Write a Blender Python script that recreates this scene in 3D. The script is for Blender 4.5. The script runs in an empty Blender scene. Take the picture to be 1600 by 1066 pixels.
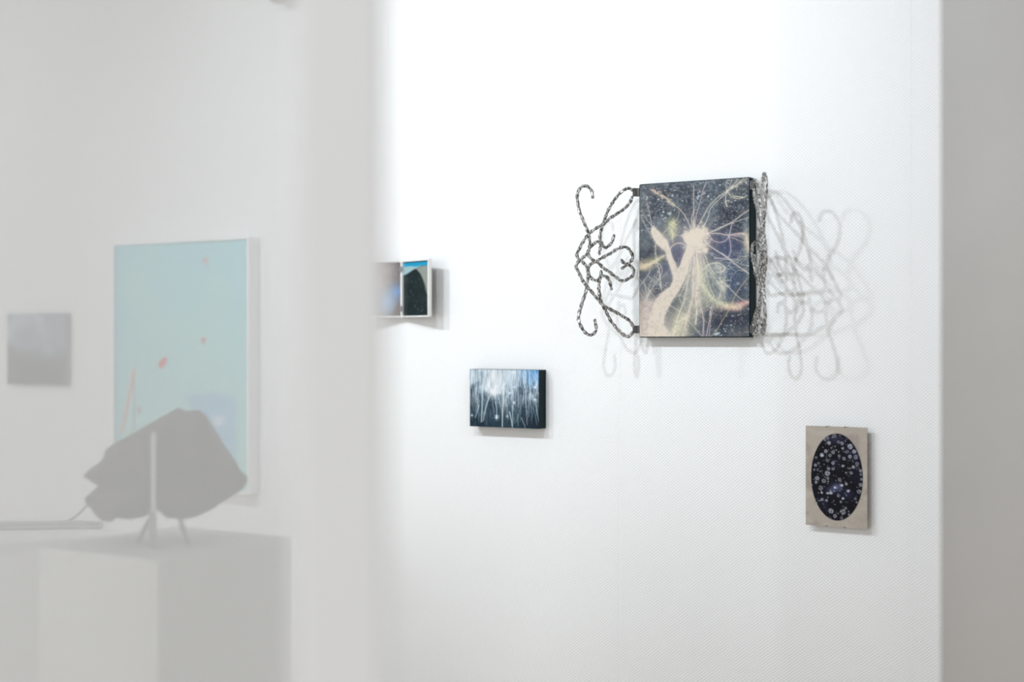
import bpy, bmesh, math, random
import numpy as np
from mathutils import Vector, Matrix, noise

scn = bpy.context.scene
COL = scn.collection
CAMZ = 1.5
F = 50.0 / 36.0 * 1600.0                 # focal length in pixels of the 1600 px frame
HOR = 533.0

# ------------------------------------------------------------------ camera
cam_d = bpy.data.cameras.new('camera')
cam = bpy.data.objects.new('camera', cam_d)
COL.objects.link(cam)
cam.location = (0, 0, CAMZ)
cam.rotation_euler = (math.radians(90), 0, 0)
cam_d.lens = 50
cam_d.sensor_width = 36
cam_d.clip_start = 0.02
cam_d.dof.use_dof = True
cam_d.dof.focus_distance = 3.03
cam_d.dof.aperture_fstop = 1.4
scn.camera = cam

# ------------------------------------------------------------------ the wall's own frame
RX, RY = 0.844, -0.536                   # along the wall, to the right
NX, NY = -0.536, -0.844                  # out of the wall, into the room
WC = 2.8                                 # distance of the wall's plane from the camera's foot
ANG = math.atan2(RY, RX)


def wp(r, n, z):
    """wall coordinates (along, out of the wall, height) to world"""
    return Vector((r * RX - (WC - n) * NX, r * RY - (WC - n) * NY, z))


def pw(px, py, n=0.0):
    """where a sight line meets the plane n metres off the wall: (r, z)"""
    k = (px - 800.0) / F
    Y = (WC - n) / (-NX * k - NY)
    X = k * Y
    return X * RX + Y * RY, CAMZ + (HOR - py) / F * Y


# ------------------------------------------------------------------ world, lights, exposure
w = bpy.data.worlds.new('world')
scn.world = w
w.use_nodes = True
w.node_tree.nodes['Background'].inputs[0].default_value = (0.95, 0.985, 1.02, 1)
w.node_tree.nodes['Background'].inputs[1].default_value = 0.80
scn.view_settings.view_transform = 'Standard'
scn.view_settings.look = 'None'
scn.view_settings.gamma = 1.0
scn.view_settings.use_curve_mapping = False
scn.view_settings.exposure = 0.06
RC = -1.236                              # middle of the large artwork along the wall


def spot(name, r, n, z, ar, az, power, col, size=78, rad=0.016):
    d = bpy.data.lights.new(name, 'SPOT')
    d.energy = power
    d.color = col
    d.spot_size = math.radians(size)
    d.spot_blend = 1.0
    d.shadow_soft_size = rad
    o = bpy.data.objects.new(name, d)
    COL.objects.link(o)
    p = wp(r, n, z)
    o.location = p
    o.rotation_euler = (wp(ar, 0, az) - p).to_track_quat('-Z', 'Y').to_euler()
    return o


COOL = (0.84, 0.92, 1.0)
spot('spotlight', RC - 0.85, 1.76, 2.63, RC - 0.40, 1.85, 50, COOL, 84)
spot('spotlight', RC - 1.50, 1.76, 2.63, RC - 0.75, 1.85, 50, COOL, 84)
spot('spotlight', RC - 0.03, 1.76, 2.63, RC + 0.05, 1.75, 42, COOL, 88)
spot('spotlight', RC + 1.40, 1.76, 2.63, RC + 0.15, 1.75, 18, COOL, 84)
spot('spotlight', RC - 2.95, 1.76, 2.63, RC - 2.45, 1.70, 32, COOL, 66)


def fill_spot(p, q, power, size):
    d = bpy.data.lights.new('fill_spot', 'SPOT')
    d.energy = power
    d.color = (0.98, 0.985, 1.0)
    d.spot_size = math.radians(size)
    d.spot_blend = 1.0
    d.shadow_soft_size = 0.12
    o = bpy.data.objects.new('fill_spot', d)
    COL.objects.link(o)
    o.location = p
    o.rotation_euler = (Vector(q) - Vector(p)).to_track_quat('-Z', 'Y').to_euler()


# unseen fill spots added behind the camera to brighten near sheet and partition
fill_spot((-1.3, -1.1, 2.6), (-0.45, 0.9, 1.45), 75, 62)
fill_spot((1.9, -0.4, 2.6), (1.15, 1.9, 0.95), 60, 52)

# area fill added out of view at left to lighten the plinth's left face
wd_ = bpy.data.lights.new('left_fill', 'AREA')
wd_.shape = 'RECTANGLE'; wd_.size = 1.6; wd_.size_y = 1.4
wd_.energy = 22
wd_.color = (0.95, 0.98, 1.0)
wo_ = bpy.data.objects.new('left_fill', wd_)
COL.objects.link(wo_)
wo_.location = (-3.9, 0.2, 1.5)
wo_.rotation_euler = (Vector((-0.6, 2.4, 1.1)) - wo_.location).to_track_quat('-Z', 'Z').to_euler()

# ------------------------------------------------------------------ helpers


def lin(c):
    return tuple((v / 12.92 if v <= 0.04045 else ((v + 0.055) / 1.055) ** 2.4)
                 for v in (x / 255.0 for x in c))


def mat(name, col, rough=0.6, metal=0.0, spec=0.5, mottled=0.0, scale=20.0, bump=0.0, bscale=200.0):
    m = bpy.data.materials.new(name)
    m.use_nodes = True
    nt = m.node_tree
    b = nt.nodes['Principled BSDF']
    b.inputs['Base Color'].default_value = (*col, 1)
    b.inputs['Roughness'].default_value = rough
    b.inputs['Metallic'].default_value = metal
    b.inputs['Specular IOR Level'].default_value = spec
    tc = nt.nodes.new('ShaderNodeTexCoord')
    if mottled:
        n = nt.nodes.new('ShaderNodeTexNoise')
        n.inputs['Scale'].default_value = scale
        n.inputs['Detail'].default_value = 6
        nt.links.new(tc.outputs['Object'], n.inputs['Vector'])
        r = nt.nodes.new('ShaderNodeValToRGB')
        r.color_ramp.elements[0].position = 0.3
        r.color_ramp.elements[1].position = 0.7
        r.color_ramp.elements[0].color = (*[c * (1 - mottled) for c in col], 1)
        r.color_ramp.elements[1].color = (*[min(1, c * (1 + mottled)) for c in col], 1)
        nt.links.new(n.outputs['Fac'], r.inputs['Fac'])
        nt.links.new(r.outputs['Color'], b.inputs['Base Color'])
    if bump:
        n2 = nt.nodes.new('ShaderNodeTexNoise')
        n2.inputs['Scale'].default_value = bscale
        n2.inputs['Detail'].default_value = 4
        nt.links.new(tc.outputs['Object'], n2.inputs['Vector'])
        bp = nt.nodes.new('ShaderNodeBump')
        bp.inputs['Strength'].default_value = bump
        bp.inputs['Distance'].default_value = 0.002
        nt.links.new(n2.outputs['Fac'], bp.inputs['Height'])
        nt.links.new(bp.outputs['Normal'], b.inputs['Normal'])
    return m


def print_mat(name, rough=0.6, coat=0.0):
    m = bpy.data.materials.new(name)
    m.use_nodes = True
    nt = m.node_tree
    b = nt.nodes['Principled BSDF']
    b.inputs['Roughness'].default_value = rough
    b.inputs['Specular IOR Level'].default_value = 0.15
    b.inputs['Coat Weight'].default_value = coat
    a = nt.nodes.new('ShaderNodeAttribute')
    a.attribute_name = 'ink'
    nt.links.new(a.outputs['Color'], b.inputs['Base Color'])
    return m


def obj(name, bm, m, parent=None, smooth=False, kind=None):
    me = bpy.data.meshes.new(name)
    bm.normal_update()
    bm.to_mesh(me)
    bm.free()
    if smooth:
        me.polygons.foreach_set('use_smooth', [True] * len(me.polygons))
    me.materials.append(m)
    o = bpy.data.objects.new(name, me)
    COL.objects.link(o)
    if parent:
        o.parent = parent
    if kind:
        o['kind'] = kind
    return o


def thing(name, label, cat, loc=(0, 0, 0), rz=0.0, group=None):
    o = bpy.data.objects.new(name, None)
    COL.objects.link(o)
    o.empty_display_size = 0.05
    o.location = loc
    o.rotation_euler = (0, 0, rz)
    o['label'] = label
    o['category'] = cat
    if group:
        o['group'] = group
    return o


def box(bm, x0, x1, y0, y1, z0, z1, bev=0.0, seg=2, mtx=None):
    b2 = bmesh.new()
    vs = [b2.verts.new((x, y, z)) for x in (x0, x1) for y in (y0, y1) for z in (z0, z1)]
    for f in ((0, 1, 3, 2), (4, 6, 7, 5), (0, 4, 5, 1), (2, 3, 7, 6), (0, 2, 6, 4), (1, 5, 7, 3)):
        b2.faces.new([vs[i] for i in f])
    bmesh.ops.recalc_face_normals(b2, faces=b2.faces)
    if bev:
        bmesh.ops.bevel(b2, geom=list(b2.edges), offset=bev, segments=seg, profile=0.5, affect='EDGES')
    if mtx:
        b2.transform(mtx)
    me = bpy.data.meshes.new('tmp')
    b2.to_mesh(me)
    b2.free()
    bm.from_mesh(me)
    bpy.data.meshes.remove(me)
    return bm


def spline(pts, step):
    """Catmull-Rom through pts, resampled evenly"""
    P = [Vector(p) for p in pts]
    P = [P[0] * 2 - P[1]] + P + [P[-1] * 2 - P[-2]]
    out = []
    for i in range(1, len(P) - 2):
        a, b, c, d = P[i - 1], P[i], P[i + 1], P[i + 2]
        n = max(2, int((c - b).length / step))
        for k in range(n):
            t = k / n
            out.append(0.5 * ((2 * b) + (c - a) * t + (2 * a - 5 * b + 4 * c - d) * t * t
                              + (3 * b - a - 3 * c + d) * t ** 3))
    out.append(P[-2])
    return out


def tube(bm, pts, rad, sides=8, lump=0.0, seed=0.0, endtaper=True, freq=150.0):
    rings = []
    up = Vector((0.13, 1, 0.21)).normalized()
    N = len(pts)
    for i, p in enumerate(pts):
        t = (pts[min(i + 1, N - 1)] - pts[max(i - 1, 0)]).normalized()
        a = up.cross(t).normalized()
        b = t.cross(a)
        e = 1.0
        if endtaper:
            q = min(i, N - 1 - i)
            e = (0.45, 0.8, 0.95)[q] if q < 3 else 1.0
        ring = []
        for k in range(sides):
            ph = 2 * math.pi * k / sides
            dr = a * math.cos(ph) + b * math.sin(ph)
            q = p + dr * rad
            f = 1.0
            if lump:
                f += lump * (noise.noise(q * freq + Vector((seed, seed * 2, 0)))
                             + 0.6 * math.sin(i * 0.55 + 2 * ph + seed))
            ring.append(bm.verts.new(p + dr * rad * f * e))
        rings.append(ring)
    for i in range(N - 1):
        for k in range(sides):
            bm.faces.new((rings[i][k], rings[i][(k + 1) % sides], rings[i + 1][(k + 1) % sides], rings[i + 1][k]))
    bm.faces.new(list(reversed(rings[0])))
    bm.faces.new(rings[-1])


# ------------------------------------------------------------------ ink: pictures painted into colour attributes
class Paint:
    def __init__(s, w, h, x0, y0, x1, y1, seed=1):
        """w x h dots; the drawing coordinates run from (x0, y0) top left to (x1, y1) bottom right"""
        s.w, s.h = w, h
        gx = x0 + (np.arange(w) + 0.0) / (w - 1) * (x1 - x0)
        gy = y0 + (np.arange(h) + 0.0) / (h - 1) * (y1 - y0)
        s.X, s.Y = np.meshgrid(gx, gy)
        s.x0, s.y0, s.x1, s.y1 = x0, y0, x1, y1
        s.a = np.zeros((h, w, 3))
        s.rng = np.random.RandomState(seed)

    def noise(s, cx, cy, octv=4):
        out = np.zeros((s.h, s.w))
        amp, tot = 1.0, 0.0
        for o in range(octv):
            nx, ny = int(cx * 2 ** o) + 2, int(cy * 2 ** o) + 2
            g = s.rng.rand(ny, nx)
            fx = np.linspace(0, nx - 1.001, s.w)
            fy = np.linspace(0, ny - 1.001, s.h)
            ix, iy = fx.astype(int), fy.astype(int)
            tx, ty = fx - ix, fy - iy
            tx = tx * tx * (3 - 2 * tx)
            ty = ty * ty * (3 - 2 * ty)
            a = g[np.ix_(iy, ix)] * (1 - tx) + g[np.ix_(iy, ix + 1)] * tx
            b = g[np.ix_(iy + 1, ix)] * (1 - tx) + g[np.ix_(iy + 1, ix + 1)] * tx
            out += amp * (a * (1 - ty)[:, None] + b * ty[:, None])
            tot += amp
            amp *= 0.55
        return out / tot

    def mix(s, m, col, win=None):
        c = np.array(col, float)
        if win is None:
            s.a += (c - s.a) * m[..., None]
        else:
            v = s.a[win]
            v += (c - v) * m[..., None]

    def window(s, xa, xb, ya, yb):
        sx = (s.w - 1) / (s.x1 - s.x0)
        sy = (s.h - 1) / (s.y1 - s.y0)
        i0 = max(0, int((xa - s.x0) * sx)); i1 = min(s.w, int((xb - s.x0) * sx) + 2)
        j0 = max(0, int((ya - s.y0) * sy)); j1 = min(s.h, int((yb - s.y0) * sy) + 2)
        if i1 <= i0 or j1 <= j0:
            return None
        return np.s_[j0:j1, i0:i1]

    def line(s, pts, wd, col, al=1.0, soft=1.5, wd2=None, smooth=True):
        if smooth and len(pts) > 2:
            q = [(v.x, v.y) for v in spline([(x, y, 0) for x, y in pts], 12)]
        else:
            q = pts
        wd2 = wd if wd2 is None else wd2
        n = len(q) - 1
        # one mask for the whole stroke so that joints do not show
        m = wd * 0 + max(wd, wd2) / 2 + soft * 2
        xs = [p[0] for p in q]; ys = [p[1] for p in q]
        win = s.window(min(xs) - m, max(xs) + m, min(ys) - m, max(ys) + m)
        if win is None:
            return
        X, Y = s.X[win], s.Y[win]
        best = np.full(X.shape, -1e9)
        for k in range(n):
            (ax, ay), (bx, by) = q[k], q[k + 1]
            dx, dy = bx - ax, by - ay
            L = dx * dx + dy * dy + 1e-9
            t = np.clip(((X - ax) * dx + (Y - ay) * dy) / L, 0, 1)
            d = np.hypot(X - ax - t * dx, Y - ay - t * dy)
            hw = (wd + (wd2 - wd) * (k + t) / n) / 2
            best = np.maximum(best, hw - d)
        s.mix(np.clip(best / soft + 0.5, 0, 1) * al, col, win)

    def poly(s, pts, col, al=1.0, soft=4.0):
        inside = np.zeros(s.X.shape, bool)
        dist = np.full(s.X.shape, 1e9)
        n = len(pts)
        for k in range(n):
            (ax, ay), (bx, by) = pts[k], pts[(k + 1) % n]
            c = ((ay > s.Y) != (by > s.Y)) & (s.X < (bx - ax) * (s.Y - ay) / (by - ay + 1e-12) + ax)
            inside ^= c
            dx, dy = bx - ax, by - ay
            t = np.clip(((s.X - ax) * dx + (s.Y - ay) * dy) / (dx * dx + dy * dy + 1e-9), 0, 1)
            dist = np.minimum(dist, np.hypot(s.X - ax - t * dx, s.Y - ay - t * dy))
        sd = np.where(inside, dist, -dist)
        s.mix(np.clip(sd / soft + 0.5, 0, 1) * al, col)
        return sd

    def blob(s, x, y, rx, ry, col, al=1.0, p=2.0):
        win = s.window(x - rx * 2.2, x + rx * 2.2, y - ry * 2.2, y + ry * 2.2)
        if win is None:
            return
        d = ((s.X[win] - x) / rx) ** 2 + ((s.Y[win] - y) / ry) ** 2
        s.mix(np.exp(-d ** (p / 2)) * al, col, win)

    def build(s, name, wd, ht, m, parent, gain=1.0, y=0.0):
        """a grid in the local xz plane, bottom left at the origin of the parent (x to the right)"""
        c = np.clip(s.a / 255.0, 0, 1)
        c = np.where(c <= 0.04045, c / 12.92, ((c + 0.055) / 1.055) ** 2.4) * gain
        w_, h_ = s.w, s.h
        vx, vz = np.meshgrid(np.linspace(0, wd, w_), np.linspace(ht, 0, h_))
        co = np.stack([vx.ravel(), np.full(w_ * h_, y), vz.ravel()], 1)
        idx = np.arange(w_ * h_).reshape(h_, w_)
        f = np.stack([idx[:-1, :-1].ravel(), idx[1:, :-1].ravel(), idx[1:, 1:].ravel(), idx[:-1, 1:].ravel()], 1)
        me = bpy.data.meshes.new(name)
        me.vertices.add(len(co)); me.vertices.foreach_set('co', co.ravel())
        me.loops.add(f.size); me.loops.foreach_set('vertex_index', f.ravel())
        me.polygons.add(len(f)); me.polygons.foreach_set('loop_start', np.arange(len(f)) * 4)
        me.update(calc_edges=True)
        at = me.color_attributes.new('ink', 'FLOAT_COLOR', 'POINT')
        at.data.foreach_set('color', np.concatenate([c.reshape(-1, 3), np.ones((w_ * h_, 1))], 1).ravel())
        me.materials.append(m)
        o = bpy.data.objects.new(name, me)
        COL.objects.link(o)
        o.parent = parent
        return o


# ------------------------------------------------------------------ materials of the setting
def wallpaper():
    m = bpy.data.materials.new('woven wallpaper')
    m.use_nodes = True
    nt = m.node_tree
    L = nt.links
    b = nt.nodes['Principled BSDF']
    b.inputs['Base Color'].default_value = (0.83, 0.83, 0.82, 1)
    b.inputs['Roughness'].default_value = 0.75
    b.inputs['Specular IOR Level'].default_value = 0.25
    tc = nt.nodes.new('ShaderNodeTexCoord')
    ns = nt.nodes.new('ShaderNodeTexNoise')
    ns.inputs['Scale'].default_value = 45
    ns.inputs['Detail'].default_value = 3
    L.new(tc.outputs['Object'], ns.inputs['Vector'])
    ad = nt.nodes.new('ShaderNodeVectorMath'); ad.operation = 'MULTIPLY_ADD'
    L.new(ns.outputs['Color'], ad.inputs[0])
    ad.inputs[1].default_value = (0.0022, 0.0022, 0.0022)
    L.new(tc.outputs['Object'], ad.inputs[2])

    def wave(vec):
        d = nt.nodes.new('ShaderNodeVectorMath'); d.operation = 'DOT_PRODUCT'
        L.new(ad.outputs[0], d.inputs[0]); d.inputs[1].default_value = vec
        s = nt.nodes.new('ShaderNodeMath'); s.operation = 'SINE'
        L.new(d.outputs['Value'], s.inputs[0])
        return s.outputs[0]
    k = 2 * math.pi
    a = wave((-k / 0.0086, 0, k / 0.0066))
    c = wave((k / 0.0080, 0, k / 0.0070))
    mu = nt.nodes.new('ShaderNodeMath'); mu.operation = 'MULTIPLY_ADD'
    L.new(c, mu.inputs[0]); mu.inputs[1].default_value = 0.55
    L.new(a, mu.inputs[2])
    bp = nt.nodes.new('ShaderNodeBump')
    bp.inputs['Strength'].default_value = 1.0
    bp.inputs['Distance'].default_value = 0.00016
    L.new(mu.outputs[0], bp.inputs['Height'])
    L.new(bp.outputs['Normal'], b.inputs['Normal'])
    return m


M_PAPER = wallpaper()
M_SEAM = mat('wall plaster', (0.78, 0.78, 0.77), 0.9)
M_CEIL = mat('ceiling paint', (0.80, 0.80, 0.79), 0.9, mottled=0.02, scale=3)
M_PART = mat('grey painted plaster', (0.415, 0.405, 0.39), 0.85, mottled=0.03, scale=5, bump=0.25, bscale=60)
M_WHITE = mat('white paint', (0.80, 0.80, 0.79), 0.6, mottled=0.015, scale=6)
M_PLINTH = mat('white plinth paint', (0.66, 0.66, 0.64), 0.65, mottled=0.02, scale=4)
M_DARK = mat('dark painted side', lin((14, 34, 38)), 0.6, spec=0.15, bump=0.2)


def floor_mat():
    m = bpy.data.materials.new('oak boards')
    m.use_nodes = True
    nt = m.node_tree
    b = nt.nodes['Principled BSDF']
    tc = nt.nodes.new('ShaderNodeTexCoord')
    mp = nt.nodes.new('ShaderNodeMapping')
    mp.inputs['Scale'].default_value = (1.0, 9.0, 1.0)
    n = nt.nodes.new('ShaderNodeTexNoise'); n.inputs['Scale'].default_value = 3; n.inputs['Detail'].default_value = 8
    r = nt.nodes.new('ShaderNodeValToRGB')
    r.color_ramp.elements[0].color = (0.60, 0.46, 0.33, 1)
    r.color_ramp.elements[1].color = (0.82, 0.67, 0.50, 1)
    nt.links.new(tc.outputs['Object'], mp.inputs['Vector'])
    nt.links.new(mp.outputs['Vector'], n.inputs['Vector'])
    nt.links.new(n.outputs['Fac'], r.inputs['Fac'])
    nt.links.new(r.outputs['Color'], b.inputs['Base Color'])
    b.inputs['Roughness'].default_value = 0.5
    return m


# ------------------------------------------------------------------ the setting
bm = bmesh.new(); box(bm, -4.2, 2.6, -1.5, 6.4, -0.1, 0.0)
fl = obj('floor', bm, floor_mat(), kind='structure')
bm = bmesh.new(); box(bm, -4.2, 2.6, -1.5, 6.4, 2.78, 2.88)
ce = obj('ceiling', bm, M_CEIL, kind='structure')

H = 2.78
# local x along the wall, local y into the wall
bm = bmesh.new(); box(bm, -4.6, 0.6, 0.001, 0.12, 0, H)
wall = obj('wall_back', bm, M_SEAM, kind='structure')
wall.location = wp(0, 0, 0)
wall.rotation_euler = (0, 0, ANG)
seam = -1.492
g = 0.00014
k = -5
zs = pw(800, 681)[1]
while seam + k * 0.65 < 0.6:
    x0, x1 = max(-4.6, seam + k * 0.65), min(0.6, seam + (k + 1) * 0.65)
    if x1 > -4.6:
        spans = [(0.0, zs), (zs, H)] if k == -1 else [(0.0, H)]
        for (za, zb) in spans:
            bm = bmesh.new()
            box(bm, x0 + g, x1 - g, 0.0, 0.001, za + g * 0.5, zb - g * 0.5)
            obj('wallpaper_strip', bm, M_PAPER, wall)
    k += 1

# grey partition end in the right foreground
Yp = 2.04
Xp = (1469 - 800) / F * Yp
bm = bmesh.new(); box(bm, 0, 1.6, 0.0, 0.14, 0, H, 0.004, 2)
wr = obj('wall_right', bm, M_PART, kind='structure')
wr.location = (Xp, Yp, 0)
wr.rotation_euler = (0, 0, ANG)

# white post close to the lens and the hazy sheet that hangs from it
Yf = 0.88
xr, xl = (607 - 800) / F * Yf, (458 - 800) / F * Yf
bm = bmesh.new(); box(bm, xl, xr, Yf, Yf + 0.010, 0, H, 0.0045, 4)
post = obj('trim_1', bm, mat('off white post paint', (0.70, 0.70, 0.70), 0.7), kind='structure', smooth=False)


def film_mat():
    m = bpy.data.materials.new('hazy translucent film')
    m.use_nodes = True
    nt = m.node_tree
    nt.nodes.clear()
    out = nt.nodes.new('ShaderNodeOutputMaterial')
    tr = nt.nodes.new('ShaderNodeBsdfTransparent')
    df = nt.nodes.new('ShaderNodeBsdfDiffuse')
    tl = nt.nodes.new('ShaderNodeBsdfTranslucent')
    df.inputs[0].default_value = (0.70, 0.71, 0.712, 1)
    tl.inputs[0].default_value = (0.70, 0.71, 0.712, 1)
    mx = nt.nodes.new('ShaderNodeMixShader'); mx.inputs[0].default_value = 0.4
    m2 = nt.nodes.new('ShaderNodeMixShader')
    tc = nt.nodes.new('ShaderNodeTexCoord')
    n = nt.nodes.new('ShaderNodeTexNoise'); n.inputs['Scale'].default_value = 3.0
    mr = nt.nodes.new('ShaderNodeMapRange')
    mr.inputs['To Min'].default_value = 0.64
    mr.inputs['To Max'].default_value = 0.68
    nt.links.new(tc.outputs['Object'], n.inputs['Vector'])
    nt.links.new(n.outputs['Fac'], mr.inputs['Value'])
    nt.links.new(mr.outputs['Result'], m2.inputs[0])
    nt.links.new(df.outputs[0], mx.inputs[1]); nt.links.new(tl.outputs[0], mx.inputs[2])
    nt.links.new(tr.outputs[0], m2.inputs[1]); nt.links.new(mx.outputs[0], m2.inputs[2])
    nt.links.new(m2.outputs[0], out.inputs[0])
    return m


bm = bmesh.new()
N = 60
x_end = xl - 0.75
prev = None
for i in range(N + 1):
    t = i / N
    x = xl + 0.004 + (x_end - xl) * t
    y = Yf + 0.005
    v0, v1 = bm.verts.new((x, y, 0.02)), bm.verts.new((x, y, H - 0.001))
    if prev:
        bm.faces.new((prev[0], prev[1], v1, v0))
    prev = (v0, v1)
film = obj('translucent_sheet', bm, film_mat(), smooth=True)
film['label'] = 'hazy translucent white sheet hanging close by, rock and blue picture seen through it'
film['category'] = 'screen'

# ------------------------------------------------------------------ large artwork with silver filigree wings
DEP = 0.034
rl, zt = pw(998, 288, DEP)
rr, _ = pw(1172, 276, DEP)
zb = pw(1100, 527.5, DEP)[1]
W, HT = rr - rl, zt - zb
art = thing('winged_artwork',
            'large panel printed with cream branches on dark blue, silver filigree wings on both sides',
            'artwork', wp(rl, 0, zb), ANG)
bm = bmesh.new(); box(bm, 0, W, -DEP, 0, 0, HT, 0.0035, 3)
obj('panel', bm, M_DARK, art)

P = Paint(250, 350, 65, 80, 693, 981, 7)
n1 = P.noise(5, 7, 5); n2 = P.noise(12, 16, 4); n3 = P.noise(3, 4, 2)
P.a[:] = np.array((60, 66, 76))
P.mix(np.clip((n1 - 0.45) * 2.2, 0, 0.8), (104, 116, 128))
P.mix(np.clip((0.5 - n1) * 2.6, 0, 0.8), (38, 42, 56))
P.mix(np.clip((n2 - 0.55) * 2.2, 0, 0.5), (98, 108, 112))
for x, y, rx, ry, c, al in ((300, 500, 60, 110, (78, 80, 118), .6), (560, 620, 130, 150, (78, 102, 142), .6),
                            (560, 470, 100, 90, (74, 80, 118), .6), (200, 600, 80, 100, (76, 84, 112), .5),
                            (90, 160, 60, 90, (134, 138, 138), .6), (75, 300, 30, 90, (120, 128, 130), .6),
                            (680, 450, 22, 200, (138, 154, 160), .6), (680, 700, 20, 200, (120, 130, 142), .5),
                            (300, 60, 300, 22, (140, 148, 148), .5), (640, 110, 80, 60, (118, 122, 122), .5),
                            (560, 880, 140, 60, (48, 50, 66), .6), (240, 900, 50, 60, (92, 100, 116), .5),
                            (650, 960, 70, 40, (128, 132, 132), .5), (430, 780, 90, 60, (96, 104, 110), .4)):
    P.blob(x, y, rx, ry, c, al)
rs = np.random.RandomState(3)
for i in range(900):                              # pale specks
    x, y = rs.uniform(65, 693), rs.uniform(70, 981)
    if y > 380 and rs.rand() < 0.72 and not (y > 800 and x > 470):
        continue
    r_ = abs(rs.normal(0, 1.7)) + 1.4
    P.blob(x, y, r_ * rs.uniform(.7, 1.6), r_, (214, 220, 226), rs.uniform(.35, .95))
for x, y, s_ in ((410, 165, 12), (440, 150, 9), (405, 180, 9), (598, 132, 16), (622, 128, 10), (240, 265, 14),
                 (215, 285, 8), (205, 250, 9), (672, 105, 10), (510, 962, 14), (525, 965, 9), (560, 950, 6),
                 (110, 160, 9), (330, 300, 8), (150, 330, 7), (465, 170, 10), (180, 170, 8), (260, 155, 9)):
    for q in range(6):
        P.blob(x + rs.normal(0, s_ * .5), y + rs.normal(0, s_ * .4), s_ * .35, s_ * .35, (205, 214, 222), .8)
rs = np.random.RandomState(77)
for i in range(260):
    x, y = rs.uniform(65, 693), abs(rs.normal(0, 1)) * 130 + 66
    a_ = rs.uniform(0, 3.14); l_ = rs.uniform(2, 12)
    P.line([(x, y), (x + math.cos(a_) * l_, y + math.sin(a_) * l_)], 2.0, (200, 210, 218), rs.uniform(.2, .8), 2)
CR = (226, 213, 196)
PK = (210, 186, 188)
YL = (210, 205, 190)
# haze and soft plant masses
for x, y, rx, ry, c, al in ((262, 350, 34, 50, (180, 186, 140), .6), (262, 340, 22, 38, (220, 214, 176), .8),
                            (100, 560, 55, 30, (222, 208, 170), .85), (150, 530, 60, 24, (186, 190, 140), .5),
                            (90, 560, 30, 26, (236, 206, 186), .7),
                            (100, 800, 60, 55, (222, 194, 184), .9), (90, 900, 60, 100, (222, 206, 192), .85),
                            (110, 960, 80, 60, (232, 214, 198), .95), (130, 850, 26, 70, (205, 192, 190), .6),
                            (480, 770, 80, 30, (206, 206, 180), .6), (440, 720, 50, 50, (190, 192, 170), .5),
                            (560, 810, 60, 22, (230, 200, 176), .8), (625, 812, 34, 22, (240, 180, 170), .9),
                            (660, 790, 40, 14, (226, 158, 160), .7), (680, 440, 18, 70, (224, 210, 180), .85),
                            (640, 400, 40, 10, (212, 196, 186), .7), (540, 690, 30, 50, (196, 200, 178), .6),
                            (520, 590, 60, 26, (196, 202, 186), .55), (410, 600, 30, 120, (226, 210, 190), .75),
                            (400, 680, 34, 90, (216, 208, 184), .7), (300, 900, 40, 70, (222, 214, 184), .7),
                            (290, 960, 60, 36, (226, 216, 192), .7), (335, 870, 24, 24, (228, 222, 190), .8),
                            (500, 860, 30, 20, (180, 180, 160), .2), (350, 820, 50, 90, (180, 180, 160), .35)):
    P.blob(x, y, rx, ry, c, al)
P.line([(405, 520), (415, 620), (440, 700), (500, 772), (580, 806), (640, 812)], 26, (206, 206, 172), .62, 30)
P.line([(560, 806), (620, 814), (660, 798), (693, 782)], 16, (232, 186, 170), .7, 20)
P.line([(420, 640), (445, 700), (500, 765), (570, 800)], 10, (224, 220, 190), .6, 16)
P.line([(65, 575), (110, 560), (160, 530), (205, 508)], 20, (212, 204, 160), .7, 24)
P.line([(65, 570), (110, 560), (150, 540)], 12, (232, 212, 184), .8, 14)
P.line([(290, 981), (300, 920), (330, 870)], 34, (214, 206, 178), .55, 34)
P.line([(335, 870), (300, 900), (262, 981)], 22, (226, 216, 188), .5, 26)
P.line([(395, 500), (405, 600), (398, 700), (402, 800)], 26, (222, 208, 190), .6, 26)
for x, y, rx, ry, c, al in ((262, 345, 46, 62, (140, 152, 108), .5), (262, 350, 24, 42, (214, 212, 168), .85),
                            (70, 981, 120, 90, (224, 208, 194), .8), (75, 700, 40, 80, (150, 152, 152), .5),
                            (80, 430, 20, 60, (120, 124, 118), .4)):
    P.blob(x, y, rx, ry, c, al)
n4 = P.noise(60, 80, 2)
P.mix(np.clip((n4 - .62) * 3, 0, .45) * np.clip((520 - P.Y) / 200, 0, 1), (150, 158, 164))
P.mix(np.clip((.36 - n4) * 2, 0, .25), (36, 40, 50))
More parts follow.
